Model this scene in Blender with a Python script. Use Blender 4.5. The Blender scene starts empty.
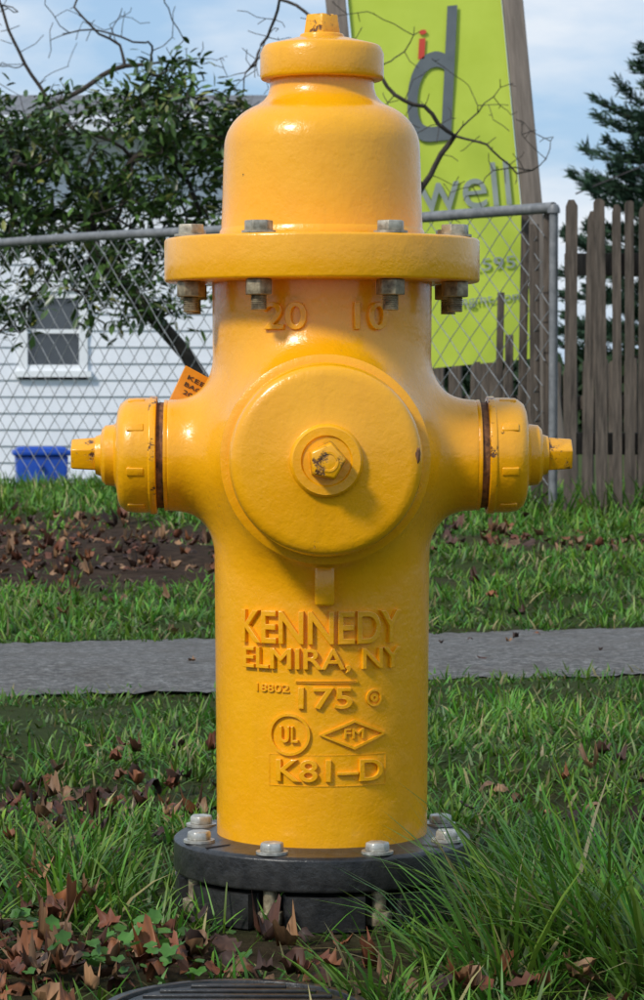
import bpy, bmesh, math, random
import numpy as np
from mathutils import Vector, Matrix, noise
random.seed(4); rng=np.random.default_rng(7)
S=bpy.context.scene; COL=S.collection

# ------------------------------------------------------------------ helpers
def empty(name,loc=(0,0,0)):
    o=bpy.data.objects.new(name,None); o.location=loc; COL.objects.link(o); return o
def obj(name,me,mat=None,parent=None):
    o=bpy.data.objects.new(name,me); COL.objects.link(o)
    if mat: me.materials.append(mat)
    if parent: o.parent=parent
    return o
def smooth(me,ang=35):
    for p in me.polygons: p.use_smooth=True
    if ang: me.set_sharp_from_angle(angle=math.radians(ang))
def bevel(o,w,seg=3,ang=30):
    m=o.modifiers.new('b','BEVEL'); m.width=w; m.segments=seg; m.limit_method='ANGLE'; m.angle_limit=math.radians(ang); m.harden_normals=False
    for p in o.data.polygons: p.use_smooth=True
    return o
def nodes(name):
    m=bpy.data.materials.new(name); m.use_nodes=True
    nt=m.node_tree; b=nt.nodes['Principled BSDF']; return m,nt,b
def N(nt,t,**k):
    n=nt.nodes.new(t)
    for a,v in k.items():
        if a in n.inputs: n.inputs[a].default_value=v
        else: setattr(n,a,v)
    return n
def noise_tex(nt,scale,detail=4,rough=.6,src='Object',stretch=None):
    tc=nt.nodes.new('ShaderNodeTexCoord'); n=N(nt,'ShaderNodeTexNoise',Scale=scale,Detail=detail,Roughness=rough)
    if stretch:
        mp=nt.nodes.new('ShaderNodeMapping'); mp.inputs['Scale'].default_value=stretch
        nt.links.new(tc.outputs[src],mp.inputs[0]); nt.links.new(mp.outputs[0],n.inputs['Vector'])
    else: nt.links.new(tc.outputs[src],n.inputs['Vector'])
    return n.outputs['Fac']
def ramp(nt,fac,stops):
    r=nt.nodes.new('ShaderNodeValToRGB'); e=r.color_ramp.elements
    while len(e)<len(stops): e.new(.5)
    for i,(p,c) in enumerate(stops):
        e[i].position=p; e[i].color=(c[0],c[1],c[2],1) if hasattr(c,'__len__') else (c,c,c,1)
    nt.links.new(fac,r.inputs[0]); return r.outputs[0]
def mix(nt,f,a,b,mode='MIX'):
    m=nt.nodes.new('ShaderNodeMix'); m.data_type='RGBA'; m.blend_type=mode
    for i,v in ((0,f),(6,a),(7,b)):
        if hasattr(v,'links') or isinstance(v,bpy.types.NodeSocket): nt.links.new(v,m.inputs[i])
        else: m.inputs[i].default_value=v if i==0 else (*v,1)
    return m.outputs[2]
def bump(nt,b,h,strength=.3,dist=.01):
    n=N(nt,'ShaderNodeBump',Strength=strength,Distance=dist); nt.links.new(h,n.inputs['Height'])
    nt.links.new(n.outputs[0],b.inputs['Normal']); return n
def setc(nt,b,v,sock='Base Color'):
    nt.links.new(v,b.inputs[sock])

def simple_mat(name,c1,c2,scale=20,rough=.6,metal=0,bs=.2,bd=.004,stretch=None,spec=.5):
    m,nt,b=nodes(name); f=noise_tex(nt,scale,5,.65,stretch=stretch)
    setc(nt,b,ramp(nt,f,[(.3,c1),(.7,c2)])); b.inputs['Roughness'].default_value=rough
    b.inputs['Metallic'].default_value=metal; b.inputs['Specular IOR Level'].default_value=spec
    bump(nt,b,f,bs,bd); return m

# ------------------------------------------------------------------ materials
def paint_mat(name,chip_lo,chip_hi,dirt=.22,cs=60):
    m,nt,b=nodes(name)
    big=noise_tex(nt,9,4,.6); fine=noise_tex(nt,260,2,.5); mid=noise_tex(nt,45,5,.7)
    streak=noise_tex(nt,34,6,.7,stretch=(1,1,.10))
    base=ramp(nt,big,[(.3,(.91,.385,.002)),(.7,(.95,.435,.003))])
    st=ramp(nt,streak,[(.56,0.0),(.78,dirt)])
    base=mix(nt,st,base,(.50,.20,.008))
    chips=noise_tex(nt,cs,6,.75)
    cm=ramp(nt,chips,[(chip_lo,0.0),(chip_hi,1.0)])
    col=mix(nt,cm,base,(.12,.045,.014))
    rub=noise_tex(nt,24,8,.8); rm_=ramp(nt,rub,[(.64,0.0),(.72,.35)]); col=mix(nt,rm_,col,(.62,.24,.01))
    setc(nt,b,col)
    r=ramp(nt,mid,[(.3,.20),(.75,.38)]); setc(nt,b,r,'Roughness')
    b.inputs['Coat Weight'].default_value=.3; b.inputs['Coat Roughness'].default_value=.12
    n1=N(nt,'ShaderNodeBump',Strength=.2,Distance=.0008); nt.links.new(fine,n1.inputs['Height'])
    n2=N(nt,'ShaderNodeBump',Strength=.4,Distance=.003); nt.links.new(mid,n2.inputs['Height']); nt.links.new(n1.outputs[0],n2.inputs['Normal'])
    n3=N(nt,'ShaderNodeBump',Strength=.6,Distance=.001,invert=True); nt.links.new(cm,n3.inputs['Height']); nt.links.new(n2.outputs[0],n3.inputs['Normal'])
    nt.links.new(n3.outputs[0],b.inputs['Normal'])
    return m
M_paint=paint_mat('yellow_paint',.705,.720)
M_worn=paint_mat('worn_yellow_paint',.53,.59,.5)
M_chip=paint_mat('chipped_yellow_paint',.56,.59,.4,38)
M_iron=simple_mat('black_iron',(.010,.010,.011),(.040,.038,.036),60,.34,0,.5,.003)
M_galv=simple_mat('galvanised_bolt',(.20,.17,.12),(.60,.55,.44),110,.48,.5,.4,.001)
M_basebolt=simple_mat('zinc_bolt',(.26,.25,.22),(.66,.64,.58),110,.42,.5,.4,.001)
M_rustbolt=simple_mat('rusty_bolt',(.10,.07,.04),(.48,.40,.26),130,.55,.4,.5,.001)
M_rust=simple_mat('rust',(.04,.015,.007),(.34,.15,.05),120,.75,0,.5,.002)
M_rail=simple_mat('galvanised_pipe',(.13,.135,.14),(.27,.27,.27),25,.55,.2,.1,.002)
M_wire=simple_mat('galvanised_wire',(.17,.18,.18),(.34,.35,.36),40,.5,.3,.1,.002)
M_wood=simple_mat('weathered_wood',(.030,.023,.017),(.155,.120,.092),14,.85,0,.6,.006,stretch=(6,6,.5))
M_post=simple_mat('sign_post_wood',(.13,.105,.085),(.27,.22,.18),10,.85,0,.5,.005,stretch=(6,6,.4))
M_bark=simple_mat('bark',(.022,.017,.013),(.075,.058,.045),30,.9,0,.6,.006)
M_wall=simple_mat('white_siding_paint',(.72,.75,.80),(.84,.86,.90),3,.6,0,.1,.003)
M_trim=simple_mat('white_trim',(.80,.82,.84),(.88,.89,.90),5,.5)
M_glass=simple_mat('window_glass',(.02,.025,.03),(.06,.07,.08),2,.08,0,0,.001,spec=.9)
M_blue=simple_mat('blue_plastic',(.006,.05,.36),(.012,.09,.50),12,.4)
M_orange=simple_mat('orange_tag_plastic',(.62,.22,.01),(.78,.32,.02),30,.45)
M_dark=simple_mat('dark_ink',(.02,.02,.02),(.05,.04,.04),30,.6)
M_dgrey=simple_mat('sign_grey_ink',(.11,.13,.14),(.15,.17,.18),10,.6)
M_red=simple_mat('sign_red_ink',(.60,.05,.03),(.68,.08,.04),10,.6)
M_lgrey=simple_mat('sign_white_ink',(.26,.30,.27),(.36,.40,.36),10,.6)

m,nt,b=nodes('lime_banner'); f=noise_tex(nt,3,4,.6); setc(nt,b,ramp(nt,f,[(.3,(.50,.62,.045)),(.7,(.60,.72,.08))])); b.inputs['Roughness'].default_value=.6
f2=noise_tex(nt,4,2,.5,stretch=(1,1,.4)); bump(nt,b,f2,.4,.02); M_lime=m

def attr_mat(name,rough=.55,trans=0,spec=.4):
    m,nt,b=nodes(name); a=N(nt,'ShaderNodeAttribute',attribute_name='Col')
    setc(nt,b,a.outputs['Color']); b.inputs['Roughness'].default_value=rough; b.inputs['Specular IOR Level'].default_value=spec
    if trans:
        t=nt.nodes.new('ShaderNodeBsdfTranslucent'); nt.links.new(a.outputs['Color'],t.inputs[0])
        mx=nt.nodes.new('ShaderNodeMixShader'); mx.inputs[0].default_value=trans
        out=[n for n in nt.nodes if n.type=='OUTPUT_MATERIAL'][0]
        nt.links.new(b.outputs[0],mx.inputs[1]); nt.links.new(t.outputs[0],mx.inputs[2]); nt.links.new(mx.outputs[0],out.inputs[0])
    return m
M_grass=attr_mat('grass_blades',.45,.3); M_leaf=attr_mat('evergreen_leaves',.35,.0,.5)
M_dead=attr_mat('dead_leaves',.6,.0); M_needle=attr_mat('conifer_needles',.7,.0,.2)

# ground: soil / thatch / green mixture
m,nt,b=nodes('lawn_soil')
f1=noise_tex(nt,2.3,6,.65); f2=noise_tex(nt,26,8,.75); f3=noise_tex(nt,130,6,.8)
green=ramp(nt,f3,[(.3,(.035,.048,.014)),(.7,(.11,.17,.04))])
soil=ramp(nt,f2,[(.3,(.026,.015,.009)),(.5,(.085,.052,.033)),(.7,(.17,.11,.075))])
am=N(nt,'ShaderNodeAttribute',attribute_name='Col')
mm=nt.nodes.new('ShaderNodeMath'); mm.operation='ADD'
nt.links.new(am.outputs['Fac'],mm.inputs[0])
m2=nt.nodes.new('ShaderNodeMath'); m2.operation='MULTIPLY_ADD'; m2.inputs[1].default_value=1.2; m2.inputs[2].default_value=-.45; nt.links.new(f1,m2.inputs[0])
nt.links.new(m2.outputs[0],mm.inputs[1]); mm.use_clamp=True
setc(nt,b,mix(nt,mm.outputs[0],green,soil)); b.inputs['Roughness'].default_value=.95; b.inputs['Specular IOR Level'].default_value=.1
bump(nt,b,f3,1,.02); M_ground=m
# path
m,nt,b=nodes('worn_asphalt')
f1=noise_tex(nt,1.6,5,.6); f2=noise_tex(nt,60,6,.88); f3=noise_tex(nt,9,8,.78)
c=ramp(nt,f2,[(.36,(.07,.063,.058)),(.5,(.21,.197,.18)),(.64,(.52,.49,.45))])
c=mix(nt,ramp(nt,f3,[(.46,0.0),(.64,.6)]),c,(.13,.105,.08)); c=mix(nt,ramp(nt,f1,[(.4,0.0),(.7,.3)]),c,(.30,.28,.255))
setc(nt,b,c); b.inputs['Roughness'].default_value=.9; bump(nt,b,f2,1.0,.015); M_path=m
# roof shingles
m,nt,b=nodes('grey_shingles'); br=N(nt,'ShaderNodeTexBrick',Scale=1.0); tc=nt.nodes.new('ShaderNodeTexCoord')
nt.links.new(tc.outputs['Object'],br.inputs['Vector'])
br.inputs['Color1'].default_value=(.15,.15,.155,1); br.inputs['Color2'].default_value=(.22,.22,.225,1); br.inputs['Mortar'].default_value=(.08,.08,.08,1)
br.inputs['Brick Width'].default_value=.3; br.inputs['Row Height'].default_value=.14; br.inputs['Mortar Size'].default_value=.012
setc(nt,b,br.outputs[0]); b.inputs['Roughness'].default_value=.9; bump(nt,b,br.outputs[1],.4,.01); M_roof=m

# ------------------------------------------------------------------ geometry helpers
def lathe(name,prof,seg=64,axis='Z',mat=None,parent=None,bw=0,sgn=1,loc=(0,0,0)):
    bm=bmesh.new(); rings=[]
    for r,h in prof:
        if r<1e-6: rings.append([bm.verts.new((0,0,h))])
        else: rings.append([bm.verts.new((r*math.cos(2*math.pi*i/seg),r*math.sin(2*math.pi*i/seg),h)) for i in range(seg)])
    for a,c in zip(rings,rings[1:]):
        for i in range(seg):
            j=(i+1)%seg
            if len(a)==1 and len(c)==1: continue
            if len(a)==1: bm.faces.new((a[0],c[j],c[i]))
            elif len(c)==1: bm.faces.new((a[i],a[j],c[0]))
            else: bm.faces.new((a[i],a[j],c[j],c[i]))
    if axis=='X': R=Matrix.Rotation(math.radians(90*sgn),4,'Y')
    elif axis=='Y': R=Matrix.Rotation(math.radians(90),4,'X')     # +h -> -Y
    else: R=Matrix.Identity(4)
    bmesh.ops.transform(bm,matrix=Matrix.Translation(loc)@R,verts=bm.verts)
    bmesh.ops.recalc_face_normals(bm,faces=bm.faces)
    me=bpy.data.meshes.new(name); bm.to_mesh(me); bm.free()
    o=obj(name,me,mat,parent)
    if bw: bevel(o,bw)
    else: smooth(me,35)
    return o
def prism(name,n,r0,r1,h0,h1,axis='Z',mat=None,parent=None,bw=.001,loc=(0,0,0),sgn=1,rot=0):
    bm=bmesh.new()
    a=[bm.verts.new((r0*math.cos(rot+2*math.pi*i/n),r0*math.sin(rot+2*math.pi*i/n),h0)) for i in range(n)]
    c=[bm.verts.new((r1*math.cos(rot+2*math.pi*i/n),r1*math.sin(rot+2*math.pi*i/n),h1)) for i in range(n)]
    for i in range(n): bm.faces.new((a[i],a[(i+1)%n],c[(i+1)%n],c[i]))
    bm.faces.new(a[::-1]); bm.faces.new(c)
    if axis=='X': R=Matrix.Rotation(math.radians(90*sgn),4,'Y')
    elif axis=='Y': R=Matrix.Rotation(math.radians(90),4,'X')
    else: R=Matrix.Identity(4)
    bmesh.ops.transform(bm,matrix=Matrix.Translation(loc)@R,verts=bm.verts)
    me=bpy.data.meshes.new(name); bm.to_mesh(me); bm.free(); o=obj(name,me,mat,parent)
    if bw: bevel(o,bw,2)
    return o
def box(name,x0,x1,y0,y1,z0,z1,mat=None,parent=None,bw=0,M=None):
    bm=bmesh.new(); bmesh.ops.create_cube(bm,size=1)
    bmesh.ops.transform(bm,matrix=Matrix.Translation(((x0+x1)/2,(y0+y1)/2,(z0+z1)/2))@Matrix.Diagonal((x1-x0,y1-y0,z1-z0,1)),verts=bm.verts)
    if M: bmesh.ops.transform(bm,matrix=M,verts=bm.verts)
    me=bpy.data.meshes.new(name); bm.to_mesh(me); bm.free(); o=obj(name,me,mat,parent)
    if bw: bevel(o,bw,2)
    return o
def mesh_arr(name,V,T,col=None,mat=None,parent=None,smoothit=False):
    me=bpy.data.meshes.new(name); V=np.asarray(V,np.float32); T=np.asarray(T,np.int32); k=T.shape[1]
    me.vertices.add(len(V)); me.vertices.foreach_set('co',V.ravel())
    me.loops.add(T.size); me.loops.foreach_set('vertex_index',T.ravel())
    me.polygons.add(len(T)); me.polygons.foreach_set('loop_start',np.arange(0,T.size,k,dtype=np.int32))
    me.update(calc_edges=True); me.validate()
    if col is not None:
        a=me.attributes.new('Col','FLOAT_COLOR','POINT'); c=np.ones((len(V),4),np.float32); c[:,:3]=col; a.data.foreach_set('color',c.ravel())
    if smoothit: me.polygons.foreach_set('use_smooth',np.ones(len(T),bool))
    return obj(name,me,mat,parent)
def instance(tv,tt,R,pos,sc):
    n=len(pos); v=np.einsum('nij,vj->nvi',R,tv)*sc[:,None,None]+pos[:,None,:]
    t=tt[None]+(np.arange(n)*len(tv))[:,None,None]
    return v.reshape(-1,3),t.reshape(-1,tt.shape[1])
def frames(d,up=None):
    """rotation matrices whose local Y follows d, random roll"""
    d=d/np.linalg.norm(d,axis=1,keepdims=True)
    u=up if up is not None else rng.normal(size=d.shape)
    x=np.cross(d,u); x/=np.linalg.norm(x,axis=1,keepdims=True)+1e-9
    z=np.cross(x,d); return np.stack([x,d,z],axis=2)
def tubes(name,lines,mat,parent=None,sides=6):
    """lines: list of (points, radii)"""
    V=[];F=[]
    for pts,rad in lines:
        pts=[Vector(p) for p in pts]; base=len(V); n=len(pts)
        ref=Vector((.3,.2,1)).normalized()
        for i,p in enumerate(pts):
            t=(pts[min(i+1,n-1)]-pts[max(i-1,0)]).normalized()
            a=t.cross(ref)
            if a.length<.1: a=t.cross(Vector((1,0,0)))
            a.normalize(); c=t.cross(a); r=rad[i] if hasattr(rad,'__len__') else rad
            for s in range(sides):
                an=2*math.pi*s/sides; V.append(p+a*math.cos(an)*r+c*math.sin(an)*r)
        for i in range(n-1):
            for s in range(sides):
                s2=(s+1)%sides; F.append((base+i*sides+s,base+i*sides+s2,base+(i+1)*sides+s2,base+(i+1)*sides+s))
    return mesh_arr(name,np.array([tuple(v) for v in V]),np.array(F),None,mat,parent,True)
def text_mesh(txt,ext,bev=0,shear=0,space=1):
    cu=bpy.data.curves.new('t','FONT'); cu.body=txt; cu.extrude=ext; cu.bevel_depth=bev; cu.bevel_resolution=1; cu.shear=shear; cu.space_character=space
    cu.align_x='CENTER'; cu.size=1; cu.resolution_u=6
    o=bpy.data.objects.new('t',cu); COL.objects.link(o); bpy.context.view_layer.update()
    me=bpy.data.meshes.new_from_object(o.evaluated_get(bpy.context.evaluated_depsgraph_get()))
    bpy.data.objects.remove(o); return me
def fit_text(txt,w,h,thick,bev=.03,shear=0):
    """mesh with x in [-w/2,w/2], y in [-h/2,h/2], z in [0,thick]"""
    me=text_mesh(txt,.05,bev,shear); bm=bmesh.new(); bm.from_mesh(me)
    xs=[v.co.x for v in bm.verts]; ys=[v.co.y for v in bm.verts]; zs=[v.co.z for v in bm.verts]
    for v in bm.verts:
        v.co=Vector(((v.co.x-(min(xs)+max(xs))/2)/(max(xs)-min(xs))*w,(v.co.y-(min(ys)+max(ys))/2)/(max(ys)-min(ys))*h,(v.co.z-min(zs))/(max(zs)-min(zs))*thick))
    return bm
def wrap(bm,name,R,u0,z0,mat,parent):
    xs=[v.co.x for v in bm.verts]; a,c=min(xs),max(xs)
    x=math.floor(a/.004)*.004
    while x<c:
        bmesh.ops.bisect_plane(bm,geom=bm.verts[:]+bm.edges[:]+bm.faces[:],plane_co=(x,0,0),plane_no=(1,0,0)); x+=.004
    for v in bm.verts:
        th=(v.co.x+u0)/R; r=R+v.co.z-.0010; v.co=Vector((r*math.sin(th),-r*math.cos(th),v.co.y+z0))
    me=bpy.data.meshes.new(name); bm.to_mesh(me); bm.free(); smooth(me,40); return obj(name,me,mat,parent)

# ================================================================== FIRE HYDRANT
H=empty('fire_hydrant'); H.rotation_euler=(0,0,math.radians(1.2))
ZC=.455
def brad(z): return .1055+(z-.075)/.55*.0040
# --- body by smooth union of barrel and nozzles
bm=bmesh.new()
def cyl(r,h,M): bmesh.ops.create_cone(bm,cap_ends=True,segments=64,radius1=r,radius2=r,depth=h,matrix=M)
cyl(.108,.58,Matrix.Translation((0,0,.355)))
cyl(.060,.310,Matrix.Translation((0,0,ZC))@Matrix.Rotation(math.pi/2,4,'Y'))
cyl(.099,.160,Matrix.Translation((0,-.085,ZC))@Matrix.Rotation(math.pi/2,4,'X'))
me=bpy.data.meshes.new('barrel'); bm.to_mesh(me); bm.free()
body=obj('barrel',me,None,None)
rm=body.modifiers.new('r','REMESH'); rm.mode='VOXEL'; rm.voxel_size=.003
bpy.context.view_layer.update()
me2=bpy.data.meshes.new_from_object(body.evaluated_get(bpy.context.evaluated_depsgraph_get()))
body.modifiers.clear(); body.data=me2
def capcyl(rad,ax,lo,hi,r,rd=.004):
    q0=rad-r+rd; q1=np.abs(ax-(lo+hi)/2)-(hi-lo)/2+rd
    return np.minimum(np.maximum(q0,q1),0)+np.sqrt(np.maximum(q0,0)**2+np.maximum(q1,0)**2)-rd
def smin(a,c,k):
    h=np.maximum(k-np.abs(a-c),0)/k; return np.minimum(a,c)-h*h*k*.25
def sdf(p):
    x,y,z=p.T
    a=capcyl(np.hypot(x,y),z,.062,.645,brad(z))
    c=capcyl(np.hypot(y,z-ZC),x,-.1555,.1555,.0555)
    e=capcyl(np.hypot(x,z-ZC),y,-.166,.0,.0915+.05*np.clip(y+.166,0,.1)**1.0)
    d=smin(a,c,.045); return smin(d,e,.05)
P=np.empty(len(me2.vertices)*3,np.float32); me2.vertices.foreach_get('co',P); P=P.reshape(-1,3).astype(float)
for it in range(9):
    s=sdf(P); e=1e-4
    g=np.stack([(sdf(P+np.eye(3)[i]*e)-sdf(P-np.eye(3)[i]*e))/(2*e) for i in range(3)],1)
    g/=np.maximum((g**2).sum(1,keepdims=True),.3); P-=np.clip(s,-.01,.01)[:,None]*g*.9
me2.vertices.foreach_set('co',P.astype(np.float32).ravel()); me2.update()
me2.materials.clear(); me2.materials.append(M_paint); me2.polygons.foreach_set('use_smooth',np.ones(len(me2.polygons),bool)); body.parent=H
# --- bonnet flange and bonnet
lathe('bonnet_flange',[(.08,.627),(.157,.627),(.157,.670),(.10,.672)],128,'Z',M_paint,H,.003)
bon=[(.1015,.668),(.1005,.676),(.0995,.70),(.0985,.735),(.0975,.760)]
for i in range(1,11):      # shoulder
    a=i/10*math.radians(68); bon.append((.0975-.052*(1-math.cos(a)),.760+.046*math.sin(a)))
bon+= [(.0585,.8075),(.054,.813),(.0520,.820),(.0515,.832)]
lathe('bonnet',bon,96,'Z',M_paint,H)
lathe('bonnet_base_ring',[(.098,.670),(.103,.670),(.102,.678),(.098,.684)],96,'Z',M_paint,H,.0015)
lathe('top_cap',[(.045,.828),(.0605,.828),(.0615,.832),(.0615,.854),(.058,.862),(.030,.869),(.0,.870)],96,'Z',M_paint,H,.002)
lathe('operating_nut_collar',[(.0225,.866),(.022,.874),(.0,.874)],48,'Z',M_paint,H,.002)
prism('operating_nut',5,.0195,.0165,.872,.893,'Z',M_worn,H,.0015,rot=-math.pi/2)
# --- pumper cap
pc=[(.075,.160),(.0900,.160),(.0905,.164),(.0905,.186),(.0885,.192),(.0845,.1955),(.078,.1965),(.060,.199),(.038,.2005),(.0345,.2015),(.0335,.2065),(.0315,.2085),(.024,.2085),(.0225,.2065),(.0205,.2065),(.0,.2070)]
lathe('pumper_cap',pc,128,'Y',M_paint,H,0,loc=(0,0,ZC))
lathe('pumper_collar',[(.088,.140),(.0985,.143),(.1000,.148),(.0995,.157),(.093,.160),(.080,.160)],128,'Y',M_paint,H,0,loc=(0,0,ZC))
prism('pumper_nut',5,.0195,.0170,.205,.232,'Y',M_worn,H,.0015,loc=(0,0,ZC),rot=.1)
lathe('pumper_nut_recess',[(.0085,.2322),(.0095,.2328),(.0075,.2328),(.007,.2322)],24,'Y',M_worn,H,0,loc=(.001,0,ZC))
bm=bmesh.new(); bmesh.ops.create_icosphere(bm,subdivisions=3,radius=1)
for v in bm.verts: v.co*=1+.35*noise.noise(v.co*1.8)
bmesh.ops.transform(bm,matrix=Matrix.Translation((.0855,-.1940,ZC+.005))@Matrix.Rotation(-.5,4,'Z')@Matrix.Diagonal((.0026,.0026,.0070,1)),verts=bm.verts)
me=bpy.data.meshes.new('cap_rust_chip'); bm.to_mesh(me); bm.free(); smooth(me,0); obj('cap_rust_chip',me,M_rust,H)
box('chain_lug',-.0095,.0095,-.122,-.10,.313,.352,M_paint,H,.003)
# --- side caps
for sg,nm in ((-1,'left'),(1,'right')):
    lathe(nm+'_nozzle_seat',[(.040,.1535),(.0552,.1535),(.0558,.1572),(.040,.1576)],64,'X',M_paint,H,.0005,sg,(0,0,ZC))
    lathe(nm+'_gasket',[(.040,.150),(.0522,.150),(.0530,.1605),(.0522,.168),(.040,.168)],64,'X',M_rust,H,.001,sg,(0,0,ZC))
    lathe(nm+'_cap_body',[(.044,.1655),(.0560,.1655),(.0575,.167),(.0575,.186),(.0560,.195),(.0515,.201),(.0455,.2035),(.0340,.205),(.0310,.207),(.0300,.216),(.0265,.2195),(.021,.2205),(.0190,.226),(.0,.226)],96,'X',M_paint,H,0,sg,(0,0,ZC))
    lathe(nm+'_cap_lip',[(.0545,.1642),(.0588,.1646),(.0592,.1710),(.0570,.1725)],96,'X',M_chip,H,.0008,sg,(0,0,ZC))
    prism(nm+'_cap_nut',5,.0185,.0165,.222,.250,'X',M_worn,H,.0015,(0,0,ZC),sg,rot=.35+.3*sg)
    bm=bmesh.new()
    for k in range(8):
        a=2*math.pi*k/8+.26
        M=Matrix.Translation((0,0,ZC))@Matrix.Rotation(a,4,'X')@Matrix.Translation((sg*.1845,0,.0566))@Matrix.Diagonal((.017,.0085,.0035,1))
        bmesh.ops.create_cube(bm,size=1,matrix=M)
    me=bpy.data.meshes.new(nm+'_cap_ribs'); bm.to_mesh(me); bm.free(); bevel(obj(nm+'_cap_ribs',me,M_paint,H),.0012,2)
# --- bonnet bolts
for i,a in enumerate([27,69,111,153,-27,-69,-111,-153]):
    t=math.radians(a); x,y=.1385*math.sin(t),-.1385*math.cos(t); rr=random.random()*1.5
    mt=M_galv
    lathe('washer_%d'%i,[(.0,.6705),(.0165,.6705),(.0165,.6728),(0,.6728)],24,'Z',mt,H,0,loc=(x,y,0))
    prism('bolt_head_%d'%i,6,.0140,.0138,.6725,.6825,'Z',mt,H,.001,(x,y,0),rot=rr)
    mt=M_rustbolt
    prism('bolt_nut_%d'%i,6,.0140,.0140,.6115,.6265,'Z',mt,H,.001,(x,y,0),rot=rr+.5)
    th=[(0,.597)]; z=.597
    while z<.6115: th+=[(.0070,z),(.0080,z+.0008),(.0070,z+.0016)]; z+=.0018
    lathe('bolt_thread_%d'%i,th,16,'Z',mt,H,0,loc=(x,y,0))
# --- base flanges
lathe('breakaway_flange',[(.095,.0400),(.1475,.0400),(.1490,.0420),(.1490,.0710),(.1450,.0740),(.120,.0745),(.112,.0765),(.1045,.0765)],128,'Z',M_iron,H,.0015)
BA=[22.5,67.5,112.5,157.5,-22.5,-67.5,-112.5,-157.5]
bm=bmesh.new(); top=[];bot=[]
for i in range(360):
    a=i; dm=min(abs((a-c+180)%360-180) for c in BA); r=.1475 if dm>6.5 else (.122 if dm<5.5 else .135)
    t=math.radians(a); top.append(bm.verts.new((r*math.sin(t),-r*math.cos(t),.0355))); bot.append(bm.verts.new((r*math.sin(t),-r*math.cos(t),.002)))
bm.faces.new(top[::-1]); bm.faces.new(bot)
for i in range(360): j=(i+1)%360; bm.faces.new((top[i],top[j],bot[j],bot[i]))
bmesh.ops.recalc_face_normals(bm,faces=bm.faces)
me=bpy.data.meshes.new('lower_flange'); bm.to_mesh(me); bm.free(); obj('lower_flange',me,M_iron,H)
lathe('standpipe',[(.10,-.05),(.115,-.05),(.115,.045),(.1,.045)],64,'Z',M_iron,H)
for s in (1,-1): box('flange_split_%d'%s,.1,.146,-.0012,.0012,.0742,.0755,M_dark,H,M=Matrix.Rotation(math.radians(-38 if s>0 else 218),4,'Z'))
for i,a in enumerate(BA):
    t=math.radians(a); x,y=.1325*math.sin(t),-.1325*math.cos(t); rr=random.random()*1.5
    lathe('base_washer_%d'%i,[(.0,.0745),(.0155,.0745),(.0155,.0770),(0,.0770)],24,'Z',M_basebolt,H,0,loc=(x,y,0))
    prism('base_bolt_%d'%i,6,.0125,.0118,.0768,.0855,'Z',M_basebolt,H,.0018,(x,y,0),rot=rr)
    x*=1.03;y*=1.03
    lathe('base_shank_%d'%i,[(.0070,.0),(.0070,.043)],12,'Z',M_rustbolt,H,0,loc=(x,y,0))
    prism('base_nut_%d'%i,6,.0130,.0130,.006,.019,'Z',M_rustbolt,H,.001,(x,y,0),rot=rr)
# --- cast lettering
def put(txt,w,h,u,z,name,thick=.0048,bev=.02): wrap(fit_text(txt,w,h,thick,bev),name,brad(z),u,z,M_paint,H)
put('20   10',.122,.027,.002,.592,'cast_year',.0058)
put('KENNEDY',.166,.032,-.003,.291,'cast_maker',.0058)
put('ELMIRA, NY',.164,.024,-.002,.259,'cast_city',.0058)
put('175',.052,.021,.001,.2225,'cast_size')
put('18802',.036,.008,-.052,.2315,'cast_code',.0028)
put('UL',.018,.016,-.034,.187,'cast_ul')
put('FM',.020,.010,.029,.188,'cast_fm',.003)
put('K81–D',.106,.022,.006,.152,'cast_model')
def ring_bm(pts_out,pts_in,t):
    bm=bmesh.new(); n=len(pts_out)
    a=[bm.verts.new((*p,0)) for p in pts_out]; c=[bm.verts.new((*p,t)) for p in pts_out]
    d=[bm.verts.new((*p,0)) for p in pts_in]; e=[bm.verts.new((*p,t)) for p in pts_in]
    for i in range(n):
        j=(i+1)%n; bm.faces.new((a[i],a[j],c[j],c[i])); bm.faces.new((c[i],c[j],e[j],e[i])); bm.faces.new((e[i],e[j],d[j],d[i]))
    return bm
circ=lambda r,n=40:[(r*math.cos(2*math.pi*i/n),r*math.sin(2*math.pi*i/n)) for i in range(n)]
wrap(ring_bm(circ(.0205),circ(.0180),.0040),'cast_ul_ring',brad(.187),-.034,.187,M_paint,H)
wrap(ring_bm(circ(.0085,24),circ(.0065,24),.0030),'cast_dot_ring',brad(.22),.050,.222,M_paint,H)
wrap(ring_bm(circ(.004,12),circ(.0015,12),.0030),'cast_dot',brad(.22),.050,.222,M_paint,H)
dia=lambda a,c:[(-a,0),(0,-c),(a,0),(0,c)]
wrap(ring_bm(dia(.034,.0145),dia(.029,.0118),.0040),'cast_diamond',brad(.187),.029,.187,M_paint,H)
rect=lambda a,c:[(-a,-c),(a,-c),(a,c),(-a,c)]
wrap(ring_bm(rect(.060,.0155),rect(.0592,.0147),.0014),'cast_plate_edge',brad(.16),.004,.152,M_paint,H)
wrap(ring_bm(rect(.030,.0010),rect(.029,.0004),.0030),'cast_overline',brad(.235),.002,.2385,M_paint,H)

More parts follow.
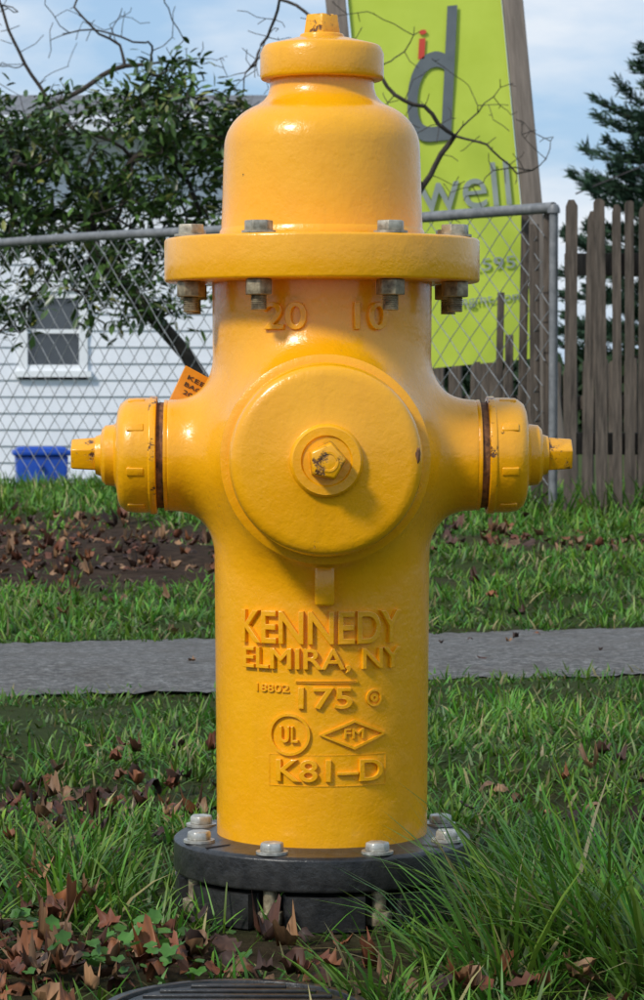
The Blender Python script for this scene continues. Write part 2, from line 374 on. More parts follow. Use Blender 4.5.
# ================================================================== warning tag behind the arm
T=empty('warning_tag',(-.128,.035,.520)); T.rotation_euler=(math.radians(-12),math.radians(28),math.radians(14))
box('tag_card',-.020,.019,-.0015,.0015,-.026,.018,M_orange,T,.0008)
for k,(w,h,z) in enumerate([('KEEP',.026,.008),('BACK',.026,.0),('2010',.022,-.008)]):
    bm=fit_text(w,float(h),.0045,.0006,0); bmesh.ops.transform(bm,matrix=Matrix.Translation((0,-.0018,z))@Matrix.Rotation(math.pi/2,4,'X'),verts=bm.verts)
    me=bpy.data.meshes.new('tag_text_%d'%k); bm.to_mesh(me); bm.free(); obj('tag_text_%d'%k,me,M_dark,T)
tubes('tag_wire',[([(0,0,-.02),(.01,-.006,-.05),(.03,-.01,-.07)],.001)],M_wire,T)

# ================================================================== GROUND
def sstep(a,c,x):
    t=np.clip((x-a)/(c-a),0,1); return t*t*(3-2*t)
def near_edge(x): return 2.06+.36*x
def far_edge(x): return 3.02+.27*x
def gh(x,y):
    b=.007*np.sin(x*5.1+1.3*np.sin(y*3.1))+.007*np.sin(y*6.3+x*2.2)+.005*np.sin(x*13+y*11)
    ax=np.clip(x,-4,4)
    onp=sstep(-.25,.1,y-near_edge(ax))*(1-sstep(-.1,.25,y-far_edge(ax)))
    b=b*(1-onp)*(np.hypot(x,y)>.0)
    b=b*sstep(.16,.35,np.hypot(x,y))
    bank=.06*sstep(3.4,5.2,y)*(1-sstep(9,11,y))
    return b+bank*.6-.72*sstep(10.6,17,y)
def soilmask(x,y):
    """1 = bare soil/litter"""
    m=np.zeros_like(x)
    m=np.maximum(m,sstep(3.75,4.2,y+.25*np.sin(x*3))*(1-sstep(6.6,7.6,y+.4*np.sin(x*2.2+1)))*(1-sstep(-.25,.45,x+.15*np.sin(y*4)))*1.0)
    m=np.maximum(m,.60*np.exp(-(((x-.62)/.30)**2+((y-5.6)/.4)**2)))
    m=np.maximum(m,.72*np.exp(-(((x+.36)/.22)**2+((y+.34)/.20)**2)))
    m=np.maximum(m,.65*np.exp(-(((x+.33)/.20)**2+((y-.65)/.28)**2)))
    m=np.maximum(m,.80*np.exp(-(((x+.08)/.20)**2+((y+.25)/.12)**2)))
    m=np.maximum(m,.50*np.exp(-(((x-.30)/.15)**2+((y-.6)/.28)**2)))
    m=np.maximum(m,.25*np.exp(-((y-near_edge(x)+.02)/.07)**2)); m=np.maximum(m,.3*np.exp(-((y-far_edge(x)-.02)/.08)**2))
    return np.clip(m,0,1)
def axis(lo,hi,fine_lo,fine_hi,step,grow=1.35):
    a=list(np.arange(fine_lo,fine_hi,step)); s=step
    while a[-1]<hi: s*=grow; a.append(min(a[-1]+s,hi))
    s=step
    while a[0]>lo: s*=grow; a.insert(0,max(a[0]-s,lo))
    return np.array(a)
gx=axis(-900,900,-3.2,3.2,.05); gy=axis(-40,1500,-1.2,12,.05)
X,Y=np.meshgrid(gx,gy); Z=gh(X,Y); Vg=np.stack([X,Y,Z],2).reshape(-1,3)
nx,ny=len(gx),len(gy); ii=np.arange(nx*ny).reshape(ny,nx)
Fq=np.stack([ii[:-1,:-1],ii[:-1,1:],ii[1:,1:],ii[1:,:-1]],2).reshape(-1,4)
sm=soilmask(X.ravel(),Y.ravel()); mesh_arr('ground',Vg,Fq,np.stack([sm]*3,1),M_ground,None,True)
# path with crumbling edges
pv=[];pf=[]
xs=np.linspace(-30,30,4001)
for i,x in enumerate(xs):
    w1=.05*noise.noise((x*3,0,0))+.05*noise.noise((x*13,0,0))+.04*noise.noise((x*40,0,0)); w2=.05*noise.noise((x*3,9,0))+.05*noise.noise((x*13,9,0))+.04*noise.noise((x*40,9,0))
    y0=near_edge(x)+w1; y1=far_edge(x)+w2
    for k in range(5):
        y=y0+(y1-y0)*k/4; pv.append((x,y,.004+.012*math.sin(math.pi*k/4)+ (0 if abs(x)<4 else 0.02)))
    if i:
        for k in range(4): a=(i-1)*5+k; pf.append((a,a+5,a+6,a+1))
mesh_arr('footpath',np.array(pv),np.array(pf),None,M_path,None,True)
# ================================================================== GRASS
def blades(x,y,h,w,lean,curl,col,zoff=0,az=None):
    n=len(x); az=rng.uniform(0,2*np.pi,n) if az is None else az
    z=gh(x,y)-.004+zoff; root=np.stack([x,y,z],1)
    dr=np.stack([np.cos(az),np.sin(az),np.zeros(n)],1); 
    fa=az+np.pi/2+rng.normal(0,.5,n); sd=np.stack([np.cos(fa),np.sin(fa),np.zeros(n)],1)
    lv=[0,.35,.7,1.0]; V=[]
    ang=lean.copy(); p=root.copy(); prev=0
    for i,t in enumerate(lv):
        if i:
            seg=(t-prev)*h; a=ang+curl*t
            p=p+dr*(np.sin(a)*seg)[:,None]+np.array([0,0,1.])*(np.cos(a)*seg)[:,None]; prev=t
        ww=(w*[1,.9,.6,0][i]*.5)[:,None]
        if i<3: V+= [p-sd*ww,p+sd*ww]
        else: V.append(p)
    V=np.stack(V,1).reshape(-1,3)
    t=np.array([[0,1,3],[0,3,2],[2,3,5],[2,5,4],[4,5,6]])
    T=(t[None]+(np.arange(n)*7)[:,None,None]).reshape(-1,3)
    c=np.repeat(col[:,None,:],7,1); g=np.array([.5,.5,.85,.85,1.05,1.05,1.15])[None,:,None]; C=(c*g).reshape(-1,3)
    return V,T,C
def gcol(n,dry=.12):
    base=np.array([.088,.205,.020]); c=base[None]*rng.uniform(.45,1.5,(n,1)); c[:,0]*=rng.uniform(.65,1.5,n)
    d=rng.random(n)<dry; c[d]=np.array([.34,.29,.12])*rng.uniform(.5,1.1,(d.sum(),1)); return c
GV=[];GT=[];GC=[];off=0
def addg(V,T,C):
    global off
    GV.append(V);GT.append(T+off);GC.append(C);off+=len(V)
def clump(x,y,s,seed): 
    return np.array([noise.noise((a*s,b_*s,seed)) for a,b_ in zip(x,y)])
def lawn(n,d0,d1,h0,h1,w0,w1,marg,pw=1.0,dry=.12,base=.85):
    d=d0+(d1-d0)*rng.random(n)**pw; hw=.1126*d+marg; x=rng.uniform(-1,1,n)*hw; y=d-2.86
    cl=clump(x,y,3.2,1.7); cl2=clump(x,y,11,5.1); cl3=clump(x,y,28,9.1)
    sm=soilmask(x,y)
    keep=rng.random(n)<np.clip(base+.8*cl+.9*cl2+.6*cl3-1.1*sm,.01,1)
    e0=near_edge(x)-.01+.08*cl2+.08*cl3; e1=far_edge(x)+.05*cl2+.06*cl3
    keep&=~((y>e0)&(y<e1)); keep&=~(np.hypot(x,y)<.157); keep&=~(np.hypot(x+.072,y+.485)<.120)
    x,y,cl,cl2,cl3,sm=x[keep],y[keep],cl[keep],cl2[keep],cl3[keep],sm[keep]; n=len(x)
    near=1-.45*sstep(-.45,-.05,y-near_edge(x))*(y<far_edge(x))
    h=rng.uniform(h0,h1,n)*(1+.7*cl+.6*cl2+.5*cl3)*(1-.45*sm)*near; w=rng.uniform(w0,w1,n)
    col=gcol(n,dry)*(1+.6*cl[:,None]+.5*cl2[:,None])
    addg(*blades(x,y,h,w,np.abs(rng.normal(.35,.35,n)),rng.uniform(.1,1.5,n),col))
lawn(16000,1.9,3.3,.02,.055,.0020,.0045,.30,1,.13,.80)
lawn(40000,3.0,5.3,.014,.042,.0028,.0055,.40,1,.13,.98)
lawn(46000,5.8,9.2,.02,.048,.004,.008,.6,1,.10)
lawn(46000,9.2,13.6,.03,.080,.006,.012,.8,1,.08)
def tuft(cx,cy,n,r,h0,h1,w=.0045,lean=.25,curl=1.3,bias=None,dry=.08):
    a=rng.uniform(0,2*np.pi,n); rr=r*np.sqrt(rng.random(n)); x=cx+rr*np.cos(a); y=cy+rr*np.sin(a)
    az=a+rng.normal(0,.6,n)
    if bias is not None: 
        k=rng.random(n)<.5; az[k]=bias+rng.normal(0,.5,k.sum())
    k=np.hypot(x,y)>.152; x,y,az=x[k],y[k],az[k]; n=len(x)
    addg(*blades(x,y,rng.uniform(h0,h1,n),rng.uniform(.6,1.2,n)*w,np.abs(rng.normal(lean,.25,n)),rng.uniform(.3,curl,n),gcol(n,dry)*1.05,az=az))
for (cx,cy,n,r,h0,h1) in [(.19,-.19,110,.05,.09,.18),(.26,-.25,170,.07,.11,.23),(.15,-.33,120,.06,.08,.17),(.27,-.12,60,.05,.05,.11),(.32,-.35,150,.07,.09,.20),(.05,-.41,50,.05,.05,.09)]:
    tuft(cx,cy,n,r,h0,h1,bias=math.pi*.95 if cx<.3 else None)
for k in range(18):
    cx=rng.uniform(-.42,.5); cy=rng.uniform(.05,1.6); tuft(cx,cy,30,.04,.025,.065)
for k in range(22):
    cx=rng.uniform(-.42,-.19); cy=rng.uniform(-.44,.25); tuft(cx,cy,26,.03,.04,.10)
for k in range(45):        # fringe along path edges
    x=rng.uniform(-1.2,1.3); tuft(x,near_edge(x)+rng.normal(-.03,.05),20,.06,.015,.038); tuft(x,far_edge(x)+rng.normal(.04,.05),22,.06,.02,.045)
for k in range(130):       # along the fences
    t=rng.uniform(-.6,1.9); fx=-1.46+2.3*min(t,1)+ (0 if t<1 else (t-1)*1.6); fy=10.14-2.6*min(t,1)
    tuft(fx+rng.normal(0,.1),fy-.05+rng.normal(0,.1),30,.12,.08,.24 if fx>.2 else .14,.009)
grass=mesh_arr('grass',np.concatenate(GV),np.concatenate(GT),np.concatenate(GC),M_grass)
# ================================================================== FALLEN LEAVES
def maple(curl,seed):
    r_=np.random.default_rng(seed)
    rad=[.55,.66,.55,.82,.72,.74,.90,.78,1.0,.80,.88,.70,.66,.84,.55,.68]
    v=[(0,0,.03)]; n=len(rad)
    for f in (.5,1.0):
        for i,r in enumerate(rad):
            a=-math.pi/2+2*math.pi*i/n+r_.normal(0,.06); rr=(r*f if f==1 else .5)*(1+r_.normal(0,.10)); x,y=.5*rr*math.cos(a),.36*rr*math.sin(a)
            v.append((x,y,curl*(x*x*1.8)+curl*.8*y*y+r_.normal(0,.05)*abs(curl)*f+ (.02 if i%2 else -.02)))
    t=[(0,1+i,1+(i+1)%n) for i in range(n)]
    for i in range(n): j=(i+1)%n; t+=[(1+i,1+n+i,1+n+j),(1+i,1+n+j,1+j)]
    return np.array(v),np.array(t)
LV=[];LT=[];LC=[];lo=0
def leaves(x,y,s,zo=.012,tilt=.3):
    global lo
    n=len(x)
    for kind in range(7):
        k=np.arange(n)%7==kind; m=k.sum()
        if not m: continue
        tv,tt=maple([.5,1.3,2.4,-1.2,3.2,-2.2,1.8][kind],kind)
        nz=np.stack([rng.normal(0,tilt,m),rng.normal(0,tilt,m),np.ones(m)],1)
        dd=np.cross(nz,rng.normal(size=(m,3))); R=frames(dd,up=nz)
        pos=np.stack([x[k],y[k],gh(x[k],y[k])+zo+rng.uniform(0,.012,m)],1)
        V,T=instance(tv,tt,R,pos,s[k])
        pal=np.array([[.16,.05,.022],[.22,.08,.03],[.09,.035,.02],[.32,.17,.08],[.06,.03,.02],[.22,.12,.06]])
        c=pal[rng.integers(0,6,m)]*rng.uniform(.6,1.2,(m,1)); C=np.repeat(c,len(tv),0)*rng.uniform(.65,1.3,(m*len(tv),1))
        LV.append(V);LT.append(T+lo);LC.append(C);lo+=len(V)
def lf(n,cx,cy,sx,sy,s0,s1,zo=.012,tilt=.3):
    x=rng.normal(cx,sx,n); y=rng.normal(cy,sy,n)
    k=(np.hypot(x,y)>.165)&(np.hypot(x+.072,y+.485)>.125)&~((y>near_edge(x)-.05)&(y<far_edge(x)+.02)); x,y=x[k],y[k]; leaves(x,y,rng.uniform(s0,s1,len(x)),zo,tilt)
lf(140,-.33,-.28,.09,.13,.022,.048,.010); lf(60,-.10,-.28,.09,.06,.022,.042,.006); lf(20,.15,-.40,.1,.05,.025,.045,.012)
lf(50,-.32,.25,.14,.3,.022,.036,.008); lf(95,-.33,.75,.14,.22,.022,.038,.010); lf(20,.32,.65,.10,.3,.022,.036,.010)
lf(620,-.9,5.0,.6,.9,.025,.055,.006); lf(50,.6,5.5,.3,.4,.03,.06,.012); lf(30,0,6.5,1.2,1.2,.04,.07,.02)
x=rng.uniform(-1.,1.1,22); y=rng.uniform(2.3,3.0,22); leaves(x,y,rng.uniform(.012,.028,22),.018,.1)
mesh_arr('fallen_leaves',np.concatenate(LV),np.concatenate(LT),np.concatenate(LC),M_dead)
# soft green weeds (round lobed leaves)
tv=np.array([(0,0,0)]+[(.5*r*math.sin(a),.45-.5*r*math.cos(a),.12*abs(math.sin(a))) for a,r in [(2*math.pi*i/12,[.35,.8,1,.8,1.05,.85,1.1,.85,1.05,.8,1,.8][i]) for i in range(12)]]); tv[0]=(0,.45,-.06)
tt=np.array([(0,1+i,1+(i+1)%12) for i in range(12)])
n=55; cx=np.array([-.165,-.13,-.19,-.30,-.04,-.22,-.14]); cy=np.array([-.25,-.31,-.33,-.20,-.31,-.36,-.36]); q=rng.integers(0,7,n)
pos=np.stack([cx[q]+rng.normal(0,.024,n),cy[q]+rng.normal(0,.02,n),rng.uniform(.010,.035,n)],1)
nz=np.stack([rng.normal(0,.45,n),rng.normal(-.2,.45,n),np.ones(n)],1); R=frames(np.cross(nz,rng.normal(size=(n,3))),up=nz)
V,T_=instance(tv,tt,R,pos,rng.uniform(.009,.020,n)); mesh_arr('weeds',V,T_,np.repeat(np.array([.07,.18,.03])*rng.uniform(.6,1.3,(n,1)),13,0)*rng.uniform(.8,1.2,(n*13,1)),M_grass)

# ================================================================== VALVE COVER
VC=empty('valve_cover',(-.072,-.485,-.006))
lathe('rim',[(.118,-.03),(.118,.008),(.112,.012),(.104,.012),(.103,.006),(.100,.006),(.099,.010),(.0,.011)],96,'Z',M_iron,VC,.001)
for i in range(-4,5):
    L=math.sqrt(.09**2-(i*.02)**2); box('bar_%d'%(i+4),-L,L,i*.02-.003,i*.02+.003,.010,.0135,M_iron,VC,.001)

# ================================================================== CHAIN-LINK FENCE
CF=empty('chain_link_fence'); A=Vector((-1.46-2.3*.9,10.14+2.6*.9,0)); B=Vector((.84,7.54,0))
fd=(B-A); L=fd.length; fd.normalize(); fn=Vector((fd.y,-fd.x,0))
zt=1.14; sp=.105; lines=[]; Hh=zt-.05
def fp(s,z,o): p=A+fd*s+fn*o; return (p.x,p.y,z+.006*math.sin(s*2.1))
for q in range(-int(Hh/sp)-2,int(L/sp)+2):
    for sgn in (1,-1):
        pts=[]; s0=q*sp if sgn>0 else q*sp+Hh
        m_=12
        for j in range(m_+1):
            z=.05+Hh*j/m_; s=s0+sgn*(z-.05)*.95
            if 0<=s<=L: pts.append(fp(s,z,.003*(1 if j%2 else -1)*sgn))
        if len(pts)>1: lines.append((pts,.0019))
tubes('mesh',lines,M_wire,CF,4)
tubes('top_rail',[([fp(L*i/20,zt+.01,0) for i in range(21)],.020)],M_rail,CF,12)
tubes('bottom_wire',[([fp(L*i/20,.05,0) for i in range(21)],.003)],M_wire,CF,6)
for i,s in enumerate((L,.6)):
    tubes('post_%d'%i,[([fp(s,-.2,0),fp(s,zt+.0,0)],.016)],M_rail,CF,14)
    p=fp(s,zt-.03,0); lathe('post_cap_%d'%i,[(.023,.02),(.023,.035),(.016,.05),(0,.056)],16,'Z',M_rail,CF,0,loc=p)

# ================================================================== WOODEN PICKET FENCES
def picket_fence(name,p0,p1,top,bottom,w,gap,irr,railz,lean=.012):
    E=empty(name); p0=Vector(p0);p1=Vector(p1); d=p1-p0; L=d.length; d.normalize(); s=0; i=0
    bm=bmesh.new()
    while s<L:
        ww=w*random.uniform(.7,1.2); t=top+random.uniform(-irr,irr*.4); le=random.gauss(0,lean); tw=random.gauss(0,.08)
        c=p0+d*(s+ww/2)
        M=Matrix.Translation((c.x,c.y+random.gauss(0,.006),bottom))@Matrix.Rotation(math.atan2(d.y,d.x)+tw,4,'Z')@Matrix.Rotation(le,4,'Y')
        h=t-bottom; k=random.uniform(.01,.03); th=.008
        pts=[(-ww/2,0),(ww/2,0),(ww/2*random.uniform(.85,1),h-k*random.random()),(ww*.2,h),(-ww*.25,h-k*.3*random.random()),(-ww/2*random.uniform(.85,1),h-k)]
        f=[bm.verts.new(M@Vector((x,-th,z))) for x,z in pts]; g=[bm.verts.new(M@Vector((x,th,z))) for x,z in pts]
        bm.faces.new(f); bm.faces.new(g[::-1])
        for a in range(6): bm.faces.new((f[a],g[a],g[(a+1)%6],f[(a+1)%6]))
        s+=ww+gap*random.uniform(.3,1.8); i+=1
    bmesh.ops.recalc_face_normals(bm,faces=bm.faces)
    me=bpy.data.meshes.new('pickets'); bm.to_mesh(me); bm.free(); obj('pickets',me,M_wood,E)
    for j,z in enumerate(railz):
        M=Matrix.Translation((p0.x,p0.y,z))@Matrix.Rotation(math.atan2(d.y,d.x),4,'Z')
        box('rail_%d'%j,0,L,.03,.06,-.04,.04,M_wood,E,.003,M=M)
    return E
picket_fence('wooden_fence',(.875,7.50,0),(3.4,7.25,0),1.175,.0,.040,.014,.045,(.3,.95),.014)
picket_fence('wooden_fence',(.50,14.3,0),(2.6,13.0,0),.66,-.7,.075,.022,.06,(-.2,.4))
E=empty('wooden_post_row')
for i,(x,y,t,w,le) in enumerate([(.655,7.9,.86,.026,.02),(.70,7.85,.70,.03,.0),(.735,7.75,1.16,.030,.015),(.785,7.62,1.10,.036,-.01),(.60,8.0,.60,.024,-.02),(.825,7.60,1.14,.034,.0)]):
    box('stake_%d'%i,-w/2,w/2,-.01,.01,0,t,M_wood,E,.002,M=Matrix.Translation((x,y,0))@Matrix.Rotation(le,4,'Y'))

# ================================================================== BANNER SIGN
SG=empty('banner_sign',(.968,10.14,.63)); SG.rotation_euler=(0,math.radians(-5.6),0)
bm=bmesh.new(); nxs,nzs=10,26
g=[[bm.verts.new((-.69+.69*i/nxs,.004*math.sin(i*1.1+j*.35),2.05*j/nzs)) for i in range(nxs+1)] for j in range(nzs+1)]
for j in range(nzs):
    for i in range(nxs): bm.faces.new((g[j][i],g[j][i+1],g[j+1][i+1],g[j+1][i]))
me=bpy.data.meshes.new('panel'); bm.to_mesh(me); bm.free(); smooth(me,0); o=obj('panel',me,M_lime,SG)
box('right_post',.006,.096,-.03,.06,-1.6,2.4,M_post,SG,.006); box('left_post',-.79,-.70,-.03,.06,-1.6,2.4,M_post,SG,.006)
box('top_beam',-.79,.096,-.028,.058,2.401,2.48,M_post,SG,.006)
def sign_text(name,t,w,h,x,z,mat,shear=0):
    bm=fit_text(t,w,h,.003,0,shear); bmesh.ops.transform(bm,matrix=Matrix.Translation((x,-.010,z))@Matrix.Rotation(math.pi/2,4,'X'),verts=bm.verts)
    me=bpy.data.meshes.new(name); bm.to_mesh(me); bm.free(); obj(name,me,mat,SG)
sign_text('logo_d','d',.27,.60,-.335,1.32,M_dgrey,.25)
sign_text('logo_i','i',.05,.13,-.375,1.46,M_red,.1)
sign_text('word','well',.42,.20,-.25,.80,M_lgrey)
sign_text('phone','206.595',.34,.055,-.22,.445,M_lgrey)
sign_text('web','mgmt.com',.30,.045,-.18,.28,M_lgrey)

# ================================================================== HOUSE
HS=empty('white_house'); hx0,hx1,hy=-10.0,-.62,25.0; zb,ze=-.75,2.98
wx0,wx1,wz0,wz1=(-2.86-.0),( -2.36),.68,1.33
bm=bmesh.new(); z=zb
def lap(x0,x1,z,h,yf,bm):
    pts=[(yf-.022,z),(yf-.004,z+h),(yf+.03,z+h),(yf+.03,z)]
    a=[bm.verts.new((x0,y,zz)) for y,zz in pts]; c=[bm.verts.new((x1,y,zz)) for y,zz in pts]
    for i in range(4): bm.faces.new((a[i],c[i],c[(i+1)%4],a[(i+1)%4]))
    bm.faces.new(a[::-1]); bm.faces.new(c)
while z<ze-.01:
    h=.16
    if z+h<=wz0-.07 or z>=wz1+.07: lap(hx0,hx1-.06,z,h,hy,bm)
    else: lap(hx0,wx0-.085,z,h,hy,bm); lap(wx1+.085,hx1-.06,z,h,hy,bm)
    z+=h+.0005
me=bpy.data.meshes.new('siding'); bm.to_mesh(me); bm.free(); obj('siding',me,M_wall,HS)
box('corner_board',hx1-.06,hx1+.06,hy-.04,hy+.08,zb,ze,M_trim,HS)
box('side_wall',hx1-.05,hx1,hy+.085,hy+7,zb,ze,M_wall,HS)
box('inner_wall_backing',hx0,hx1-.07,hy+.14,hy+.2,zb,ze,M_dark,HS)
for nm,a in {'casing_l':(wx0-.085,wx0,wz0-.06,wz1+.06),'casing_r':(wx1,wx1+.085,wz0-.06,wz1+.06)}.items(): box(nm,a[0]+.001,a[1]-.001,hy-.045,hy+.05,a[2],a[3],M_trim,HS)
box('casing_top',wx0-.12,wx1+.12,hy-.05,hy+.05,wz1+.061,wz1+.15,M_trim,HS); box('sill',wx0-.12,wx1+.12,hy-.08,hy+.05,wz0-.12,wz0-.061,M_trim,HS)
box('header_fill',wx0,wx1,hy-.03,hy+.04,wz1,wz1+.06,M_trim,HS); box('sill_fill',wx0,wx1,hy-.03,hy+.04,wz0-.06,wz0,M_trim,HS)
box('glass',wx0,wx1,hy+.03,hy+.04,wz0,wz1,M_glass,HS); box('sash',wx0,wx1,hy-.005,hy+.025,(wz0+wz1)/2-.02,(wz0+wz1)/2+.02,M_trim,HS)
RH=.66
def quad(name,pts,mat,par,th=.06):
    bm=bmesh.new(); v=[bm.verts.new(p) for p in pts]; bm.faces.new(v); me=bpy.data.meshes.new(name); bm.to_mesh(me); bm.free(); o=obj(name,me,mat,par)
    s=o.modifiers.new('s','SOLIDIFY'); s.thickness=th; s.offset=-1; return o
quad('roof_front',[(hx0,hy-.45,ze-.02),(hx1+.4,hy-.45,ze-.02),(hx1+.4,hy+3.5,ze+RH),(hx0,hy+3.5,ze+RH)],M_roof,HS)
quad('roof_back',[(hx0,hy+3.52,ze+RH),(hx1+.4,hy+3.52,ze+RH),(hx1+.4,hy+7.45,ze-.02),(hx0,hy+7.45,ze-.02)],M_roof,HS)
box('gutter',hx0,hx1+.4,hy-.56,hy-.46,ze-.08,ze-.02,M_wall,HS)
bm=bmesh.new(); v=[bm.verts.new(p) for p in [(hx1-.02,hy,ze-.002),(hx1-.02,hy+7,ze-.002),(hx1-.02,hy+3.5,ze+RH-.1)]]; bm.faces.new(v); me=bpy.data.meshes.new('gable'); bm.to_mesh(me); bm.free(); obj('gable',me,M_wall,HS)

# ================================================================== BLUE BIN
BN=empty('recycling_bin',(-2.50,22.6,-.62)); BN.rotation_euler=(0,0,.15)
def tub(name,w0,w1,d0,d1,h0,h1,mat,inner=None):
    bm=bmesh.new(); a=[bm.verts.new((sx*w0/2,sy*d0/2,h0)) for sx,sy in ((-1,-1),(1,-1),(1,1),(-1,1))]; c=[bm.verts.new((sx*w1/2,sy*d1/2,h1)) for sx,sy in ((-1,-1),(1,-1),(1,1),(-1,1))]
    for i in range(4): bm.faces.new((a[i],a[(i+1)%4],c[(i+1)%4],c[i]))
    bm.faces.new(a[::-1]); bm.faces.new(c); me=bpy.data.meshes.new(name); bm.to_mesh(me); bm.free(); bevel(obj(name,me,mat,BN),.012,2)
tub('tub',.40,.46,.30,.36,-.12,.48,M_blue); tub('lid_rim',.51,.51,.41,.41,.482,.53,M_blue); tub('lid',.47,.40,.37,.30,.531,.56,M_blue)
for i in (-1,1): tub('handle_rib_%d'%i,.03,.03,.42,.42,.35,.40,M_blue)

# ================================================================== TREES
def grow_tree(name,root,trunk,targets,r_trunk,twig,bark,jit=.35,step=.09,expo=.48,wmax=4):
    nodes_=[Vector(p) for p in trunk]; par=list(range(-1,len(trunk)-1)); tips=[]
    for t in targets:
        t=Vector(t); arr=np.array([tuple(q) for q in nodes_]); dd=np.linalg.norm(arr-np.array(tuple(t)),axis=1)+.35*np.maximum(0,arr[:,2]-t.z)
        i=int(dd.argmin()); p=nodes_[i].copy(); cur=(t-p).normalized(); cnt=0
        while (p-t).length>step and cnt<60:
            d=(t-p).normalized(); cur=(cur*.55+d*.6+Vector((random.gauss(0,jit),random.gauss(0,jit),random.gauss(0,jit)+.06))*.6).normalized()
            p=p+cur*step; nodes_.append(p.copy()); par.append(i); i=len(nodes_)-1; cnt+=1
        if (t-p).length>.02:
            nodes_.append(t.copy()); par.append(i)
            tips.append((t,(t-p).normalized()))
    w=[0]*len(nodes_)
    ch=[[] for _ in nodes_]
    for i,q in enumerate(par):
        if q>=0: ch[q].append(i)
    for i in range(len(nodes_)-1,-1,-1):
        if not ch[i]: w[i]=1
        if par[i]>=0: w[par[i]]+=w[i]
    tot=max(w); rad=[max(twig,r_trunk*(q/tot)**expo) for q in w]
    lines=[]
    for i in range(len(nodes_)):
        kids=sorted(ch[i],key=lambda k:-w[k])
        starts=kids if par[i]<0 else kids[1:]
        for s in starts:
            pts=[nodes_[i]];rr=[min(rad[i],rad[s]*1.25)]; c=s
            while True:
                pts.append(nodes_[c]); rr.append(rad[c])
                if not ch[c]: break
                c=max(ch[c],key=lambda k:w[k])
            lines.append((pts,rr))
    tubes('branches',lines,bark,root,5)
    return [(nodes_[i],(nodes_[i]-nodes_[par[i]]).normalized()) for i in range(len(nodes_)) if par[i]>=0 and w[i]<=wmax]+tips
def ell(n,c,r,gap=0,seed=0,sc=2.2):
    out=[]
    while len(out)<n:
        p=Vector((random.uniform(-1,1),random.uniform(-1,1),random.uniform(-1,1)))
        if p.length>1: continue
        q=Vector((c[0]+p.x*r[0],c[1]+p.y*r[1],c[2]+p.z*r[2]))
        if gap and noise.noise(q*sc+Vector((seed,0,0)))<gap: continue
        out.append(q)
    random.shuffle(out); return out
TR=empty('evergreen_tree')
tg=ell(270,(-1.12,11.1,1.46),(.72,.40,.50),.0,3,3.4)+ell(150,(-1.72,11.1,1.50),(.5,.40,.48),.02,5,3.4)+ell(120,(-.66,11.0,1.64),(.34,.30,.50),-.02,1,3.4)+ell(40,(-.95,10.9,.97),(.42,.25,.20),.0,2,3.4)+ell(18,(-1.6,11,.88),(.25,.25,.16),.0,7)
random.shuffle(tg)
trunk=[(-.42,11.0,-.1),(-.46,11.0,.2),(-.52,11.0,.45),(-.66,11.02,.66),(-.80,11.05,.82),(-.95,11.05,.98),(-1.1,11.05,1.13)]
tw=grow_tree('t',TR,trunk,tg,.038,.0028,M_bark,.3,.08,.48,4)
lv=np.array([(0,0,0),(-.16,.3,.03),(0,.3,-.02),(.16,.3,.03),(-.15,.68,.03),(0,.68,-.03),(.15,.68,.03),(0,1,-.08)])
ltri=np.array([(0,2,1),(0,3,2),(1,2,5),(1,5,4),(2,3,6),(2,6,5),(4,5,7),(5,6,7)])
pos=[];dr=[]
for p,d in tw:
    if random.random()<.10: continue
    for k in range(random.randint(5,10)):
        pos.append(tuple(p+Vector((random.gauss(0,.035),random.gauss(0,.035),random.gauss(0,.035)))))
        v=d*.6+Vector((random.gauss(0,.7),random.gauss(0,.7),random.gauss(-.05,.5))); dr.append(tuple(v))
pos=np.array(pos);dr=np.array(dr);n=len(pos); print('leaves',n); up=np.stack([rng.normal(0,.5,n),rng.normal(0,.5,n),np.ones(n)],1)
V,T_=instance(lv,ltri,frames(dr,up),pos,rng.uniform(.045,.085,n))
lc=np.array([.062,.115,.026])*rng.uniform(.4,1.8,(n,1)); yl=rng.random(n)<.10; lc[yl]=np.array([.22,.23,.06])*rng.uniform(.6,1.1,(yl.sum(),1))
mesh_arr('foliage',V,T_,np.repeat(lc,8,0),M_leaf,TR)
BS=empty('bare_tree')
tg=ell(80,(.62,9.6,1.55),(.40,.25,.40),-.15)+ell(45,(.05,9.7,1.9),(.5,.25,.3),-.2)+ell(30,(-.35,9.7,1.95),(.3,.25,.3),-.2)
random.shuffle(tg)
grow_tree('b',BS,[(.16,9.7,-.05),(.18,9.7,.4),(.2,9.7,.8),(.25,9.68,1.1)],tg,.014,.0018,M_bark,.25,.05,.55)
BS2=empty('bare_tree')
tg=ell(90,(-1.6,13.2,2.60),(.9,.4,.5),-.2)+ell(22,(-.9,13.2,2.4),(.4,.3,.3),-.2)
random.shuffle(tg)
grow_tree('b2',BS2,[(-2.3,13.3,-.6),(-2.25,13.3,.3),(-2.15,13.3,1.2),(-2.1,13.3,1.8)],tg,.020,.0022,M_bark,.25,.07,.55)
